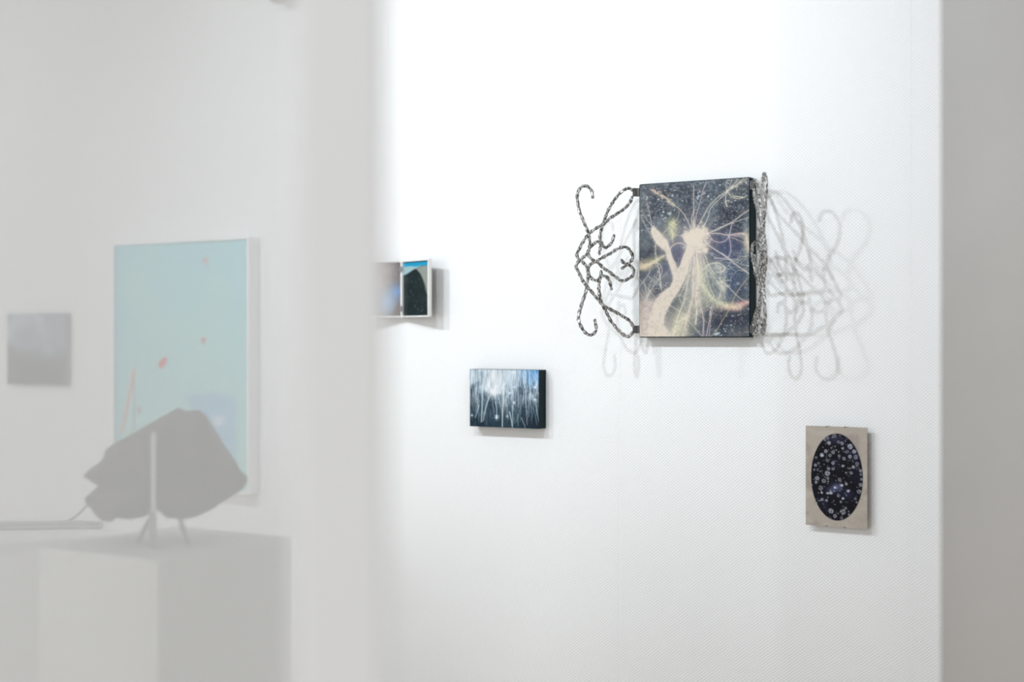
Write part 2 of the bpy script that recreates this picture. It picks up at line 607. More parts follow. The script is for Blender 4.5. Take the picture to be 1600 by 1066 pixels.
# trunk
TR = [(60, 990), (100, 985), (118, 890), (140, 820), (155, 770), (200, 720), (245, 690), (262, 655), (262, 620),
      (245, 570), (228, 520), (218, 480), (190, 455), (165, 430), (145, 395), (132, 360), (140, 338), (158, 336),
      (180, 365), (205, 392), (232, 420), (246, 470), (262, 520), (280, 560), (292, 585), (305, 560), (318, 520),
      (335, 480), (346, 445), (330, 425), (318, 398), (326, 382), (345, 380), (362, 362), (385, 366), (405, 352),
      (430, 366), (445, 348), (458, 372), (468, 392), (450, 398), (436, 420), (430, 445), (445, 465), (466, 475),
      (458, 498), (430, 492), (405, 498), (385, 496), (368, 520), (356, 560), (350, 600), (332, 650), (300, 710),
      (262, 765), (235, 815), (214, 860), (208, 905), (222, 935), (250, 960), (262, 990)]
for x, y, rx, ry, c, al in ((150, 960, 120, 120, CR, .75), (110, 860, 60, 130, (214, 198, 188), .6),
                            (400, 590, 60, 130, (216, 204, 190), .6), (390, 760, 60, 140, (200, 196, 176), .55),
                            (300, 900, 80, 110, (206, 200, 176), .6), (460, 640, 70, 110, (186, 192, 172), .45),
                            (400, 420, 90, 90, (206, 190, 182), .6), (200, 420, 60, 80, (206, 196, 188), .5),
                            (350, 400, 120, 120, (150, 146, 156), .5), (260, 640, 90, 90, (176, 170, 170), .4)):
    P.blob(x, y, rx, ry, c, al)
P.poly(TR, (216, 202, 196), .5, 40)
P.poly(TR, CR, .92, 11)
rs = np.random.RandomState(5)
for i in range(150):
    k_ = rs.randint(len(TR)); a_, b_ = TR[k_], TR[(k_ + 1) % len(TR)]
    t = rs.rand()
    x, y = a_[0] + (b_[0] - a_[0]) * t, a_[1] + (b_[1] - a_[1]) * t
    if 66 < x < 300 and y > 600 and rs.rand() < .7:
        continue
    P.blob(x + rs.normal(0, 4), y + rs.normal(0, 4), 5, 5, CR, .35)
# arch left of the fork
P.line([(250, 500), (246, 470), (262, 447), (292, 434), (320, 440), (345, 458)], 7, (216, 198, 192), .9, 3)
# strands radiating from the head of the branch
strands = [
    ([(385, 365), (383, 260), (382, 180), (383, 110)], 4, CR, .8),
    ([(388, 365), (395, 290), (420, 200), (438, 130), (455, 88)], 4, PK, .8),
    ([(378, 362), (370, 290), (385, 250)], 4, CR, .7),
    ([(375, 370), (340, 290), (300, 235), (262, 205), (225, 170), (190, 150), (140, 115)], 4, CR, .85),
    ([(400, 362), (430, 300), (470, 230), (520, 180), (570, 150), (620, 115), (675, 72)], 5, YL, .9),
    ([(435, 350), (465, 290), (480, 240), (530, 190), (575, 150)], 4, YL, .85),
    ([(450, 382), (520, 365), (600, 325), (650, 290), (693, 262)], 5, CR, .85),
    ([(470, 385), (530, 355), (610, 328), (693, 305)], 4, YL, .8),
    ([(460, 385), (520, 388), (580, 400), (640, 392), (672, 400), (686, 440), (693, 500)], 6, (222, 200, 190), .85),
    ([(470, 395), (490, 425), (530, 440), (565, 430), (582, 405), (590, 370), (600, 330)], 5, PK, .8),
    ([(580, 405), (590, 450), (590, 500), (570, 530), (500, 530)], 5, PK, .8),
    ([(580, 410), (620, 425), (660, 445)], 4, PK, .7),
    ([(585, 400), (640, 412), (665, 420)], 4, PK, .6),
    ([(440, 425), (490, 470), (560, 520), (620, 570), (693, 625)], 6, CR, .85),
    ([(540, 500), (600, 545), (650, 570), (693, 580)], 4, YL, .6),
    ([(440, 500), (480, 590), (520, 640), (580, 700), (640, 760), (693, 790)], 5, YL, .75),
    ([(430, 500), (450, 590), (470, 680), (500, 750)], 5, YL, .7),
    ([(470, 500), (520, 530), (590, 540), (693, 520)], 4, YL, .5),
    ([(440, 590), (480, 560), (530, 560), (560, 590), (545, 610), (510, 610)], 9, (214, 210, 186), .75),
    ([(440, 570), (500, 560), (560, 540), (640, 545)], 4, YL, .5),
    ([(693, 640), (660, 680), (620, 740), (580, 830), (545, 890), (510, 950), (480, 981)], 4, (196, 178, 140), .8),
    ([(400, 500), (410, 640), (395, 760), (400, 830), (395, 900)], 12, (224, 212, 196), .75),
    ([(385, 500), (380, 640), (375, 750), (350, 850), (320, 981)], 9, (224, 206, 196), .8),
    ([(372, 510), (360, 600), (340, 700), (320, 790), (290, 870), (262, 981)], 8, (222, 212, 194), .75),
    ([(420, 500), (430, 620), (410, 740), (435, 860), (440, 981)], 5, PK, .75),
    ([(390, 520), (400, 640), (380, 760), (360, 850)], 4, PK, .8),
    ([(410, 760), (425, 820), (440, 890), (430, 981)], 4, PK, .7),
    ([(485, 800), (475, 870), (455, 981)], 5, (222, 188, 192), .85),
    ([(495, 800), (480, 880), (470, 981)], 3, (222, 200, 192), .8),
    ([(335, 870), (380, 920), (430, 981)], 4, YL, .7),
    ([(335, 870), (300, 930), (290, 981)], 4, CR, .7),
    ([(335, 870), (310, 840), (250, 800), (235, 780)], 4, CR, .6),
    ([(335, 870), (400, 850), (460, 900)], 3, YL, .5),
    ([(335, 870), (340, 820), (300, 760), (330, 690)], 4, YL, .5),
    ([(250, 760), (300, 740), (340, 760), (380, 800)], 4, YL, .55),
    ([(240, 960), (300, 900), (360, 860)], 4, CR, .5),
    ([(320, 700), (345, 640), (350, 580), (372, 520)], 7, YL, .7),
    ([(330, 790), (345, 720), (350, 660), (380, 600)], 5, YL, .6),
    ([(140, 340), (125, 250), (110, 190)], 4, PK, .75),
    ([(150, 340), (110, 290), (80, 240), (65, 230)], 4, YL, .6),
    ([(165, 420), (120, 360), (90, 300), (75, 260)], 4, YL, .6),
    ([(165, 420), (160, 480), (170, 540), (185, 600), (190, 660), (195, 710)], 5, CR, .7),
    ([(150, 540), (200, 510), (235, 500)], 5, YL, .7),
    ([(170, 545), (190, 560), (200, 590), (180, 640), (140, 700), (115, 740)], 4, YL, .75),
    ([(130, 560), (125, 600), (100, 640), (65, 680)], 5, YL, .6),
    ([(65, 640), (110, 690), (150, 740), (165, 760)], 4, YL, .6),
    ([(90, 640), (105, 720), (110, 790)], 4, YL, .6),
    ([(140, 640), (120, 700), (110, 760)], 4, YL, .6),
    ([(150, 620), (200, 670), (230, 690)], 3, YL, .5),
    ([(230, 600), (190, 640), (150, 660)], 3, YL, .6),
    ([(65, 720), (100, 760), (150, 790)], 5, YL, .5),
    ([(190, 390), (220, 360), (250, 330), (290, 290), (300, 250)], 4, YL, .6),
    ([(262, 430), (262, 390), (240, 330)], 5, YL, .7),
    ([(570, 150), (565, 110), (575, 80)], 5, YL, .7), ([(570, 150), (590, 110), (600, 70)], 4, YL, .7),
    ([(570, 150), (610, 110), (640, 72)], 5, YL, .8), ([(590, 135), (640, 110), (690, 75)], 8, (196, 190, 160), .7),
    ([(570, 150), (562, 190), (570, 235)], 7, YL, .75), ([(572, 235), (560, 205), (585, 205)], 8, YL, .7),
    ([(575, 155), (600, 185), (640, 195), (670, 185)], 7, (206, 200, 178), .75),
    ([(605, 178), (640, 185), (660, 190)], 10, (206, 200, 178), .7),
    ([(520, 680), (560, 660), (590, 660)], 4, YL, .7), ([(520, 690), (560, 690), (590, 690)], 4, YL, .6),
    ([(530, 640), (545, 690), (560, 720)], 6, YL, .7), ([(500, 640), (540, 700), (560, 760)], 5, YL, .6),
    ([(560, 640), (540, 700), (530, 760)], 5, YL, .6), ([(440, 560), (500, 640), (560, 730)], 4, YL, .5),
    ([(530, 560), (535, 640), (520, 700)], 3, YL, .5), ([(380, 640), (440, 620), (500, 650)], 3, YL, .4),
]
for pts, wd, c, al in strands:
    P.line(pts, wd * 2.4, c, al * .28, wd * 2.6)
    P.line(pts, wd * .62, tuple(min(255, v + 12) for v in c), min(1, al * 1.05), 3.0)
rs = np.random.RandomState(11)
for i in range(330):                              # bristly small twigs
    reg = (((300, 700), 60, 90), ((340, 860), 90, 90), ((520, 690), 80, 80), ((430, 640), 50, 90), ((150, 680), 70, 70),
           ((620, 560), 70, 60), ((450, 820), 90, 60))[rs.randint(7)]
    x = reg[0][0] + rs.normal(0, reg[1] * .6); y = reg[0][1] + rs.normal(0, reg[2] * .6)
    a_ = rs.uniform(0, math.pi); l_ = rs.uniform(15, 55)
    dx, dy = math.cos(a_) * l_, math.sin(a_) * l_
    P.line([(x - dx / 2, y - dy / 2), (x + rs.normal(0, 4), y + rs.normal(0, 4)), (x + dx / 2, y + dy / 2)],
           2.4, (214, 212, 192), rs.uniform(.25, .7), 3.0)
def fluff(pts, n, ln, c, al, wd=2.4):
    q = spline([(x, y, 0) for x, y in pts], 6)
    for i in range(n):
        v = q[rs.randint(len(q))]
        a_ = rs.uniform(0, 2 * math.pi)
        l_ = ln * rs.uniform(.3, 1)
        x, y = v.x + rs.normal(0, 3), v.y + rs.normal(0, 3)
        P.line([(x, y), (x + math.cos(a_) * l_, y + math.sin(a_) * l_)], wd, c, al * rs.uniform(.5, 1), 2.6)


fluff([(405, 540), (418, 630), (445, 705), (500, 772), (580, 806), (650, 806)], 220, 30, (222, 218, 190), .55)
fluff([(400, 560), (402, 700), (400, 850), (392, 910)], 130, 16, (228, 216, 198), .6)
fluff([(335, 870), (300, 900), (262, 975)], 130, 26, (226, 220, 192), .6)
fluff([(320, 981), (345, 880), (370, 760)], 80, 20, (222, 214, 190), .5)
fluff([(500, 560), (545, 600), (560, 680), (530, 760)], 150, 34, (216, 210, 194), .5)
fluff([(440, 540), (480, 620), (530, 690)], 80, 24, (214, 212, 190), .5)
fluff([(160, 440), (165, 540), (185, 640), (190, 700)], 70, 12, (214, 212, 192), .6)
fluff([(205, 508), (150, 545), (100, 566), (70, 575)], 90, 16, (222, 208, 172), .6)
fluff([(190, 570), (150, 660), (115, 740)], 60, 14, (214, 208, 194), .5)
fluff([(120, 620), (200, 690), (240, 660)], 50, 16, (214, 208, 194), .4)
fluff([(262, 300), (262, 350), (262, 400)], 90, 32, (220, 216, 176), .5)
fluff([(660, 395), (682, 430), (688, 500)], 70, 14, (226, 210, 184), .6)
fluff([(340, 690), (350, 620), (372, 540)], 70, 14, (218, 214, 192), .5)
fluff([(135, 345), (175, 370), (215, 420)], 70, 14, (222, 210, 196), .6)
fluff([(330, 390), (390, 370), (450, 360), (455, 410), (445, 480)], 260, 44, (226, 213, 196), .5)
fluff([(120, 980), (140, 840), (170, 760), (230, 700)], 60, 30, (222, 208, 194), .35)
P.mix(np.clip((P.noise(40, 60, 3) - .5) * 1.4, 0, .3), (150, 140, 132))
for i in range(60):                               # fuzzy flower clump and fluffy spikes
    t = i / 59
    x, y = 140 + t * 130, 112 + t * 95
    P.blob(x + rs.normal(0, 8), y + rs.normal(0, 7), 5 + 3 * rs.rand(), 5, (206, 180 + 14 * t, 164), .5)
for i in range(90):
    x, y = 390 + rs.normal(0, 34), 410 + rs.normal(0, 36)
    P.blob(x, y, 9, 9, CR, .6)
P.poly(TR, (230, 217, 200), .35, 9)
M_PRINT = print_mat('printed fabric skin', 0.55)
pr = P.build('print', W - 0.004, HT - 0.004, M_PRINT, art, 0.82, y=-DEP - 0.0003)
pr.location = (0.002, 0, 0.002)
pr['label'] = 'cream branch and twigs printed on dark blue ground with pale specks'

# silver wings -----------------------------------------------------
TH = math.radians(57)
HN = DEP - 0.004                                  # hinge line, distance from the wall
HR = rl - 0.004
wdir = (-math.cos(TH) * RX + math.sin(TH) * NX, -math.cos(TH) * RY + math.sin(TH) * NY)
H0 = wp(HR, HN, 0)


def wing_uv(px, py):
    """sight line on the wing's upright plane: distance from the hinge line, height over the panel's foot"""
    k_ = (px - 800.0) / F
    # H0 + u*wdir = (k*Y, Y)
    u = (k_ * H0.y - H0.x) / (wdir[0] - k_ * wdir[1])
    Y = H0.y + u * wdir[1]
    return u, CAMZ + (HOR - py) / F * Y - zb


strs = [
    [(926.5, 311), (925, 300), (920, 293), (913, 290.5), (905, 296), (902, 306), (903, 318), (906, 332), (911, 344),
     (916, 356), (919.5, 366), (921.5, 378), (921, 388), (918, 395), (911, 402.6), (906, 407)],
    [(989, 306), (983, 318), (974, 327), (962, 335), (950, 343), (943, 350), (932, 356), (922, 363), (915, 371),
     (909, 380), (904, 390), (901, 398), (903, 404), (906, 407)],
    [(989, 299), (984, 294.5), (977, 296), (968, 303), (960, 313), (953, 325), (947, 338), (943, 350), (939.5, 361),
     (938, 373), (941, 381), (947, 387), (956, 378.5), (960, 366)],
    [(940, 380), (938, 390), (936, 399)],
    [(921, 388), (928, 380.5), (933, 377.5), (937, 380), (940, 383)],
    [(918, 393), (919.5, 398.4), (925, 405.5), (932, 408), (939, 404), (953, 396.5), (963, 390), (971, 386.5),
     (979, 386.5), (986, 392), (990, 400), (988.5, 406.5), (983, 412), (977, 416.5), (971.5, 420.5)],
    [(932, 408), (943.5, 419), (952, 424.5), (963, 433), (973, 438.8), (981.5, 436), (989, 431), (991, 425),
     (988.5, 418), (983, 413), (977, 411), (971, 405)],
    [(906, 407), (901.5, 411.5), (900, 417.4), (904, 426.6), (909.7, 438), (915, 446), (925, 457.5), (936.4, 471.6),
     (946, 480), (960, 487), (974, 495.5), (983, 501), (988, 508), (989, 512)],
    [(906, 407), (911, 410), (916.7, 418), (918.5, 427), (918, 438), (916, 446), (915, 456), (909.7, 471.6),
     (905.5, 485.7), (903.4, 497), (906, 507), (912.5, 518), (921, 523.7), (928, 521), (931.5, 514), (930, 504),
     (928.7, 498)],
    [(932, 408), (928, 410.4), (922, 414.6), (920, 422.4), (922, 431), (928, 437), (934, 438), (937, 433)],
    [(939, 422), (939, 431), (936.4, 439), (935.7, 450.5), (937, 463), (940, 473), (944, 481.4), (949, 491.3),
     (956, 504), (967, 517), (979, 526), (985.7, 523.6), (989, 518)],
    [(938, 433), (943.5, 431.5), (949, 435), (953, 443.5), (955.4, 454)],
]


def chrome():
    m = mat('lumpy cast silver', (0.50, 0.495, 0.49), 0.14, 1.0, mottled=0.72, scale=300, bump=1.0, bscale=380)  # reflections put into the colour as light and dark mottling
    cr_ = [n for n in m.node_tree.nodes if n.type == 'VALTORGB'][0].color_ramp
    cr_.elements[0].position = 0.42
    cr_.elements[1].position = 0.62
    nt_ = m.node_tree
    mp_ = nt_.nodes.new('ShaderNodeMapping'); mp_.inputs['Scale'].default_value = (1.0, 1.0, 0.45)
    nz_ = [n for n in nt_.nodes if n.type == 'TEX_NOISE'][0]
    nt_.links.new(nt_.nodes['Texture Coordinate'].outputs['Object'], mp_.inputs['Vector'])
    nt_.links.new(mp_.outputs['Vector'], nz_.inputs['Vector'])
    m.node_tree.nodes['Bump'].inputs['Distance'].default_value = 0.003
    return m


M_CHROME = chrome()
M_HINGE = mat('dull steel hinge', (0.16, 0.155, 0.15), 0.45, 0.6, bump=0.3)


def wing(side):
    """side -1: left wing, +1: the same casting mirrored on the right edge"""
    root = bpy.data.objects.new('filigree_wing', None)
    bm = bmesh.new()
    for si, st in enumerate(strs):
        pts = []
        for j, (a_, b_) in enumerate(st):
            u, z = wing_uv(a_, b_)
            off = 0.0030 * math.sin(si * 1.9 + 0.0) * math.sin(math.pi * j / (len(st) - 1))
            if si in (5, 6) and 8 < j:
                off += 0.004 * side
            x = side * (u * math.cos(TH)) - side * off * math.sin(TH)
            y = -(u * math.sin(TH)) - off * math.cos(TH)
            pts.append((x, y, z))
        sp = spline(pts, 0.0013)
        tube(bm, sp, 0.0035, 9, 0.26, si * 3.7, freq=200.0)
    o = obj('filigree_wing', bm, M_CHROME, art, smooth=True)
    bpy.data.objects.remove(root)
    x_h = (HR - rl) if side < 0 else (W + 0.004)
    o.location = (x_h, -HN, 0)
    for a_, b_, c_, d_ in ((988.5, 294, 998, 307), (987, 509, 998, 521)):
        z1, z0 = wing_uv(993, b_)[1], wing_uv(993, d_)[1]
        bm = bmesh.new()
        # leaf on the panel's edge, leaf on the wing, knuckle between them
        box(bm, -0.001, 0.001, -0.004, 0.016, z0, z1, 0.0003, 1, Matrix.Translation((-side * 0.003, 0, 0)))
        mt = Matrix.Rotation(-side * TH if side > 0 else TH, 4, 'Z')
        if side > 0:
            box(bm, 0.0, 0.013, -0.0012, 0.0012, z0, z1, 0.0003, 1, Matrix.Rotation(-TH, 4, 'Z'))
        else:
            box(bm, -0.013, 0.0, -0.0012, 0.0012, z0, z1, 0.0003, 1, Matrix.Rotation(TH, 4, 'Z'))
        tube(bm, [Vector((0, 0, z0 + (z1 - z0) * q / 6)) for q in range(7)], 0.0024, 10, endtaper=False)
        h = obj('hinge', bm, M_HINGE, o)
    return o


lw = wing(-1)
rw = wing(1)
lw['label'] = 'silver filigree wing opened to the left, seen broadside'
rw['label'] = 'silver filigree wing opened towards the viewer, seen edge on'

# ------------------------------------------------------------------ small canvas with grass
DC = 0.032
cl, _ = pw(734, 600, DC); cr, _ = pw(842, 600, DC)
cz1, cz0 = CAMZ - 0.066, CAMZ - 0.2005
cv = thing('grass_canvas', 'small landscape canvas of pale reeds and glints of light, dark green side',
           'painting', wp(cl, 0, cz0), ANG)
bm = bmesh.new(); box(bm, 0, cr - cl, -DC, 0, 0, cz1 - cz0, 0.0008, 2)
obj('panel', bm, M_DARK, cv)
P = Paint(220, 180, 110, 135, 928, 825, 5)
P.a[:] = (30, 50, 66)
n1 = P.noise(24, 5, 4); n2 = P.noise(6, 5, 3)
tt = np.clip((520 - P.Y) / 330 + (n2 - 0.5) * 1.6, 0, 1)
P.mix(tt * 0.75, (140, 164, 182))
P.mix(np.clip((n1 - 0.45) * 5 * (0.25 + tt), 0, 0.85), (208, 220, 226))
P.blob(880, 200, 130, 130, (58, 128, 190), .95)
P.blob(760, 160, 110, 60, (130, 176, 214), .6)
P.blob(420, 220, 120, 170, (226, 228, 228), .95)
P.blob(400, 400, 60, 50, (226, 226, 230), .9)
P.blob(610, 180, 130, 110, (206, 216, 222), .7)
P.blob(620, 360, 80, 130, (170, 188, 198), .5)
P.blob(210, 210, 130, 80, (150, 168, 178), .5)
P.blob(880, 740, 130, 110, (12, 20, 30), .8)
P.blob(200, 780, 160, 60, (14, 32, 44), .7)
P.blob(230, 480, 110, 90, (24, 40, 60), .5)
P.blob(720, 470, 70, 60, (40, 62, 84), .5)
P.blob(360, 620, 70, 110, (16, 32, 48), .5)
rs = np.random.RandomState(21)
for i in range(800):
    x = rs.uniform(110, 928); y0 = rs.uniform(60, 620); l_ = rs.uniform(50, 240)
    up = y0 < 380
    sl = rs.normal(0, 0.16)
    c = (228, 234, 236) if rs.rand() < 0.62 else ((30, 52, 72) if rs.rand() < .7 else (70, 110, 140))
    if not up and c[0] < 100:
        c = (96, 128, 146)
    P.line([(x, y0), (x + sl * l_ * .6, y0 + l_ * .5), (x + sl * l_ * .5, y0 + l_)], rs.uniform(1.5, 4), c,
           rs.uniform(.25, .8), 3)
for i in range(110):
    x = rs.uniform(110, 928); y0 = rs.uniform(430, 760); l_ = rs.uniform(60, 220); sl = rs.normal(0, .25)
    P.line([(x, y0), (x + sl * l_, y0 + l_)], rs.uniform(2, 6), (110, 142, 156), rs.uniform(.15, .5), 5)
P.blob(420, 230, 100, 150, (228, 230, 230), .75)
P.blob(390, 400, 40, 50, (230, 228, 230), .9)
P.blob(610, 190, 90, 110, (210, 220, 226), .5)
P.blob(560, 300, 60, 130, (200, 212, 220), .4)
P.mix(np.clip((P.Y - 420) / 260, 0, .62) * np.clip((n1 - .3) * 3, .3, 1), (10, 28, 42))
for i in range(260):
    x = rs.uniform(110, 928); y0 = rs.uniform(120, 500); l_ = rs.uniform(60, 200); sl = rs.normal(0, .12)
    P.line([(x, y0), (x + sl * l_ * .3, y0 + l_ * .5), (x + sl * l_, y0 + l_)], 2.4, (238, 242, 244), rs.uniform(.3, .85), 3)
for i in range(60):
    x = rs.uniform(300, 700); l_ = rs.uniform(80, 260); sl = rs.normal(0, .2)
    P.line([(x, 120), (x + sl * l_ * .3, 120 + l_ * .5), (x + sl * l_, 120 + l_)], 2, (110, 128, 140), .5, 3)
for pts, wd, c in (([(265, 300), (262, 430), (258, 600), (250, 770)], 18, (186, 206, 208)),
                   ([(350, 450), (310, 570), (268, 760)], 11, (206, 220, 222)),
                   ([(222, 565), (200, 640), (176, 720)], 9, (186, 206, 212)),
                   ([(520, 300), (518, 480), (506, 640), (502, 822)], 14, (226, 232, 224)),
                   ([(490, 140), (510, 300), (500, 480)], 9, (186, 204, 210)),
                   ([(590, 640), (606, 720), (622, 822)], 14, (190, 206, 206)),
                   ([(620, 560), (626, 680), (624, 800)], 12, (178, 198, 202)),
                   ([(690, 660), (686, 740), (690, 800)], 10, (120, 158, 162)),
                   ([(725, 700), (750, 760), (776, 822)], 6, (200, 210, 206)),
                   ([(890, 500), (910, 620), (932, 760)], 9, (150, 176, 182)),
                   ([(870, 560), (885, 660), (910, 780)], 6, (120, 150, 162)),
                   ([(420, 520), (436, 620), (430, 720)], 12, (178, 198, 206)),
                   ([(460, 470), (480, 560), (500, 640)], 8, (178, 198, 206)),
                   ([(560, 540), (560, 640), (570, 720)], 10, (150, 176, 188))):
    P.line(pts, wd, c, .9, 7, wd2=wd * .6)
for x, y, r_ in ((888, 482, 16), (640, 526, 15), (590, 412, 14), (886, 338, 14), (434, 712, 20), (135, 692, 11),
                 (310, 368, 12), (640, 340, 14), (436, 690, 14), (560, 690, 10), (618, 165, 12)):
    P.blob(x, y, r_ * 1.3, r_ * 1.3, (180, 204, 220), .5)
    P.blob(x, y, r_ * .55, r_ * .55, (250, 252, 255), 1)
    P.line([(x - r_ * 1.8, y), (x + r_ * 1.8, y)], 4, (235, 240, 245), .5, 5)
    P.line([(x, y - r_ * 1.8), (x, y + r_ * 1.8)], 4, (235, 240, 245), .5, 5)
o = P.build('print', cr - cl - 0.001, cz1 - cz0 - 0.001, M_PRINT, cv, 0.98, y=-DC - 0.0003)
o.location = (0.0005, 0, 0.0005)

# ------------------------------------------------------------------ beige plate with dark oval
NP = 0.017
pl, _ = pw(1259, 700, NP); pr_, _ = pw(1355, 700, NP)
pz1, pz0 = CAMZ - 0.1735, CAMZ - 0.3765
pt = thing('oval_flower_card', 'beige card with a dark oval of small pale flowers, held by thin nails',
           'picture', wp(pl, 0, pz0), ANG)
PWD, PHT = pr_ - pl, pz1 - pz0
bm = bmesh.new(); box(bm, 0, PWD, -NP, -NP + 0.0022, 0, PHT, 0.0003, 1)
obj('card', bm, mat('beige board', lin((170, 160, 148)), 0.8), pt)
P = Paint(150, 230, 97, 85, 612, 915, 9)
P.a[:] = (178, 168, 157)
P.mix(np.clip((P.noise(5, 8, 4) - .5) * 2.4, 0, .6), (150, 141, 132))
P.mix(np.clip((.5 - P.noise(4, 12, 3)) * 2, 0, .5), (194, 186, 176))
cx, cy, rx, ry = 360, 502, 217, 360
ov = (1 - np.hypot((P.X - cx) / rx, (P.Y - cy) / ry)) * rx
inside = np.clip(ov / 4 + .5, 0, 1)
base = P.a.copy()
P.a[:] = (14, 13, 22)
P.mix(np.clip((P.noise(5, 7, 3) - .55) * 2.4, 0, .6), (38, 40, 66))
P.blob(360, 585, 46, 34, (96, 104, 140), .9)
P.blob(320, 610, 50, 24, (86, 92, 126), .7)
P.blob(450, 640, 50, 40, (50, 54, 90), .6)
P.blob(350, 190, 70, 40, (56, 60, 86), .6)
rs = np.random.RandomState(31)
fl_ = [(295, 222, 17), (268, 292, 17), (235, 325, 19), (330, 298, 17), (278, 366, 15), (328, 388, 15), (303, 325, 16),
       (420, 346, 16), (380, 325, 14), (448, 288, 16), (472, 245, 24), (505, 285, 18), (470, 328, 17), (530, 385, 18),
       (498, 412, 15), (558, 440, 14), (292, 436, 15), (326, 436, 13), (282, 475, 24), (195, 520, 20), (285, 516, 14),
       (252, 540, 20), (225, 600, 22), (185, 555, 14), (180, 412, 14), (207, 395, 12), (186, 348, 12), (385, 522, 17),
       (480, 462, 15), (402, 568, 12), (440, 555, 12), (312, 636, 15), (376, 655, 16), (412, 676, 11), (455, 612, 12),
       (545, 612, 20), (558, 556, 18), (565, 510, 12), (515, 672, 12), (235, 695, 14), (312, 786, 24), (412, 786, 26),
       (345, 825, 18), (400, 838, 15), (435, 755, 12), (395, 705, 11), (275, 700, 12), (340, 162, 20), (285, 182, 14),
       (260, 196, 13), (375, 212, 14), (405, 222, 16), (410, 262, 12), (415, 405, 11), (345, 590, 11), (236, 640, 10),
       (280, 640, 11), (462, 806, 10), (518, 330, 20), (560, 470, 10), (525, 700, 9), (200, 450, 12), (170, 450, 10)]
for i in range(190):
    a_, q = rs.uniform(0, 2 * math.pi), math.sqrt(rs.rand())
    fl_.append((cx + rx * q * math.cos(a_), cy + ry * q * math.sin(a_), rs.uniform(2, 6)))
for x, y, r_ in fl_:
    c = 120 + rs.randint(70)
    npet = 7
    if r_ > 8:
        for k_ in range(npet):
            a_ = 2 * math.pi * k_ / npet + rs.rand() * .4
            P.blob(x + math.cos(a_) * r_ * .62, y + math.sin(a_) * r_ * .62, r_ * .34, r_ * .34, (c, c, c + 8), .9, 4)
        P.blob(x, y, r_ * .42, r_ * .42, (c - 80, c - 80, c - 66), .85, 4)
        P.blob(x, y, r_ * .2, r_ * .2, (c, c, c), .7)
    else:
        P.blob(x, y, r_, r_ * rs.uniform(.6, 1.1), (c + 20, c + 20, c + 24), .85, 3)
for x, y, r_ in ((402, 568, 11), (345, 590, 9), (455, 612, 12), (312, 636, 12), (290, 640, 10), (438, 462, 8),
                 (412, 676, 10), (230, 636, 8), (470, 425, 7), (410, 410, 9), (235, 328, 10)):
    P.blob(x, y, r_, r_ * .8, (216, 218, 226), .9)
P.a[:] = base * (1 - inside[..., None]) + P.a * inside[..., None]
o = P.build('print', PWD, PHT, print_mat('matt print', 0.7), pt, 0.92, y=-NP - 0.0002)
o['label'] = 'dark oval scattered with pale grey flowers'
M_NAIL = mat('dark nail', (0.05, 0.045, 0.04), 0.4, 0.7)
for fx, top in ((0.345, 1), (0.64, 1), (0.345, 0), (0.64, 0)):
    bm = bmesh.new()
    zz = PHT - 0.0006 if top else 0.0006
    tube(bm, [Vector((0, 0.001 - q * 0.0186 / 5, 0)) for q in range(6)], 0.0007, 8, endtaper=False)
    tube(bm, [Vector((0, -0.0174, 0)), Vector((0, -0.0178, 0)), Vector((0, -0.0182, 0))], 0.0013, 8, endtaper=False)
    n_ = obj('nail', bm, M_NAIL, pt)
    n_.location = (PWD * fx, 0, zz)

# ------------------------------------------------------------------ hinged diptych
HD = 0.010
hr, _ = pw(630.5, 450, HD)
dz1, dz0 = pw(630, 408, HD)[1], pw(630, 496, HD)[1]
DH = dz1 - dz0
dip = thing('hinged_diptych', 'small white framed double picture opened like a book, blue and dark landscapes',
            'artwork', wp(hr, 0, dz0), ANG)
M_FRW = mat('white frame metal', (0.80, 0.79, 0.76), 0.4, mottled=0.02, scale=40)
M_GLOSS = print_mat('glossy print', 0.3)
LW, A_ = 0.113, math.radians(18)


def leaf(side):
    r_ = bpy.data.objects.new('leaf', None)
    COL.objects.link(r_)
    r_.parent = dip
    r_.location = (0.0022 * side, -HD, 0)
    fr = 0.0032
    dp = 0.010
    bm = bmesh.new()
    x0, x1 = (0, LW) if side > 0 else (-LW, 0)
    box(bm, x0, x0 + fr, -dp, 0, 0, DH, 0.0004, 1)
    box(bm, x1 - fr, x1, -dp, 0, 0, DH, 0.0004, 1)
    box(bm, x0 + fr, x1 - fr, -dp, 0, 0, fr, 0.0003, 1)
    box(bm, x0 + fr, x1 - fr, -dp, 0, DH - fr, DH, 0.0003, 1)
    f = obj('frame', bm, M_FRW, r_)
    bm = bmesh.new(); box(bm, x0 + fr, x1 - fr, -0.0045, -0.0005, fr, DH - fr)
    obj('backing', bm, M_DARK, r_)
    r_.rotation_euler = (0, 0, -A_ * side)
    return r_, x0 + fr


lf, ox = leaf(1)
P = Paint(90, 130, 430, 155, 715, 850, 41)
P.a[:] = (12, 30, 32)
P.mix(np.clip((P.noise(7, 12, 4) - .5) * 1.6, 0, .5), (40, 60, 54))
P.poly([(570, 250), (640, 220), (720, 210), (720, 860), (700, 800), (695, 600), (665, 450), (620, 320)], (142, 146, 138), 1, 12)
P.poly([(425, 330), (470, 312), (540, 262), (570, 250), (640, 215), (720, 205), (720, 170), (425, 200)], (158, 186, 190), 1, 14)
P.mix(np.clip((225 - P.Y + (P.noise(3, 8, 2) - .5) * 30) / 18, 0, 1), (16, 150, 190))
P.mix(np.clip((172 - P.Y) / 12, 0, 1), (14, 46, 60))
rs = np.random.RandomState(4)
for i in range(26):
    x, y = rs.uniform(450, 690), rs.uniform(300, 840)
    P.line([(x, y), (x + rs.normal(0, 6), y + rs.uniform(8, 40))], 4, (110, 130, 130), rs.uniform(.4, .9), 4)
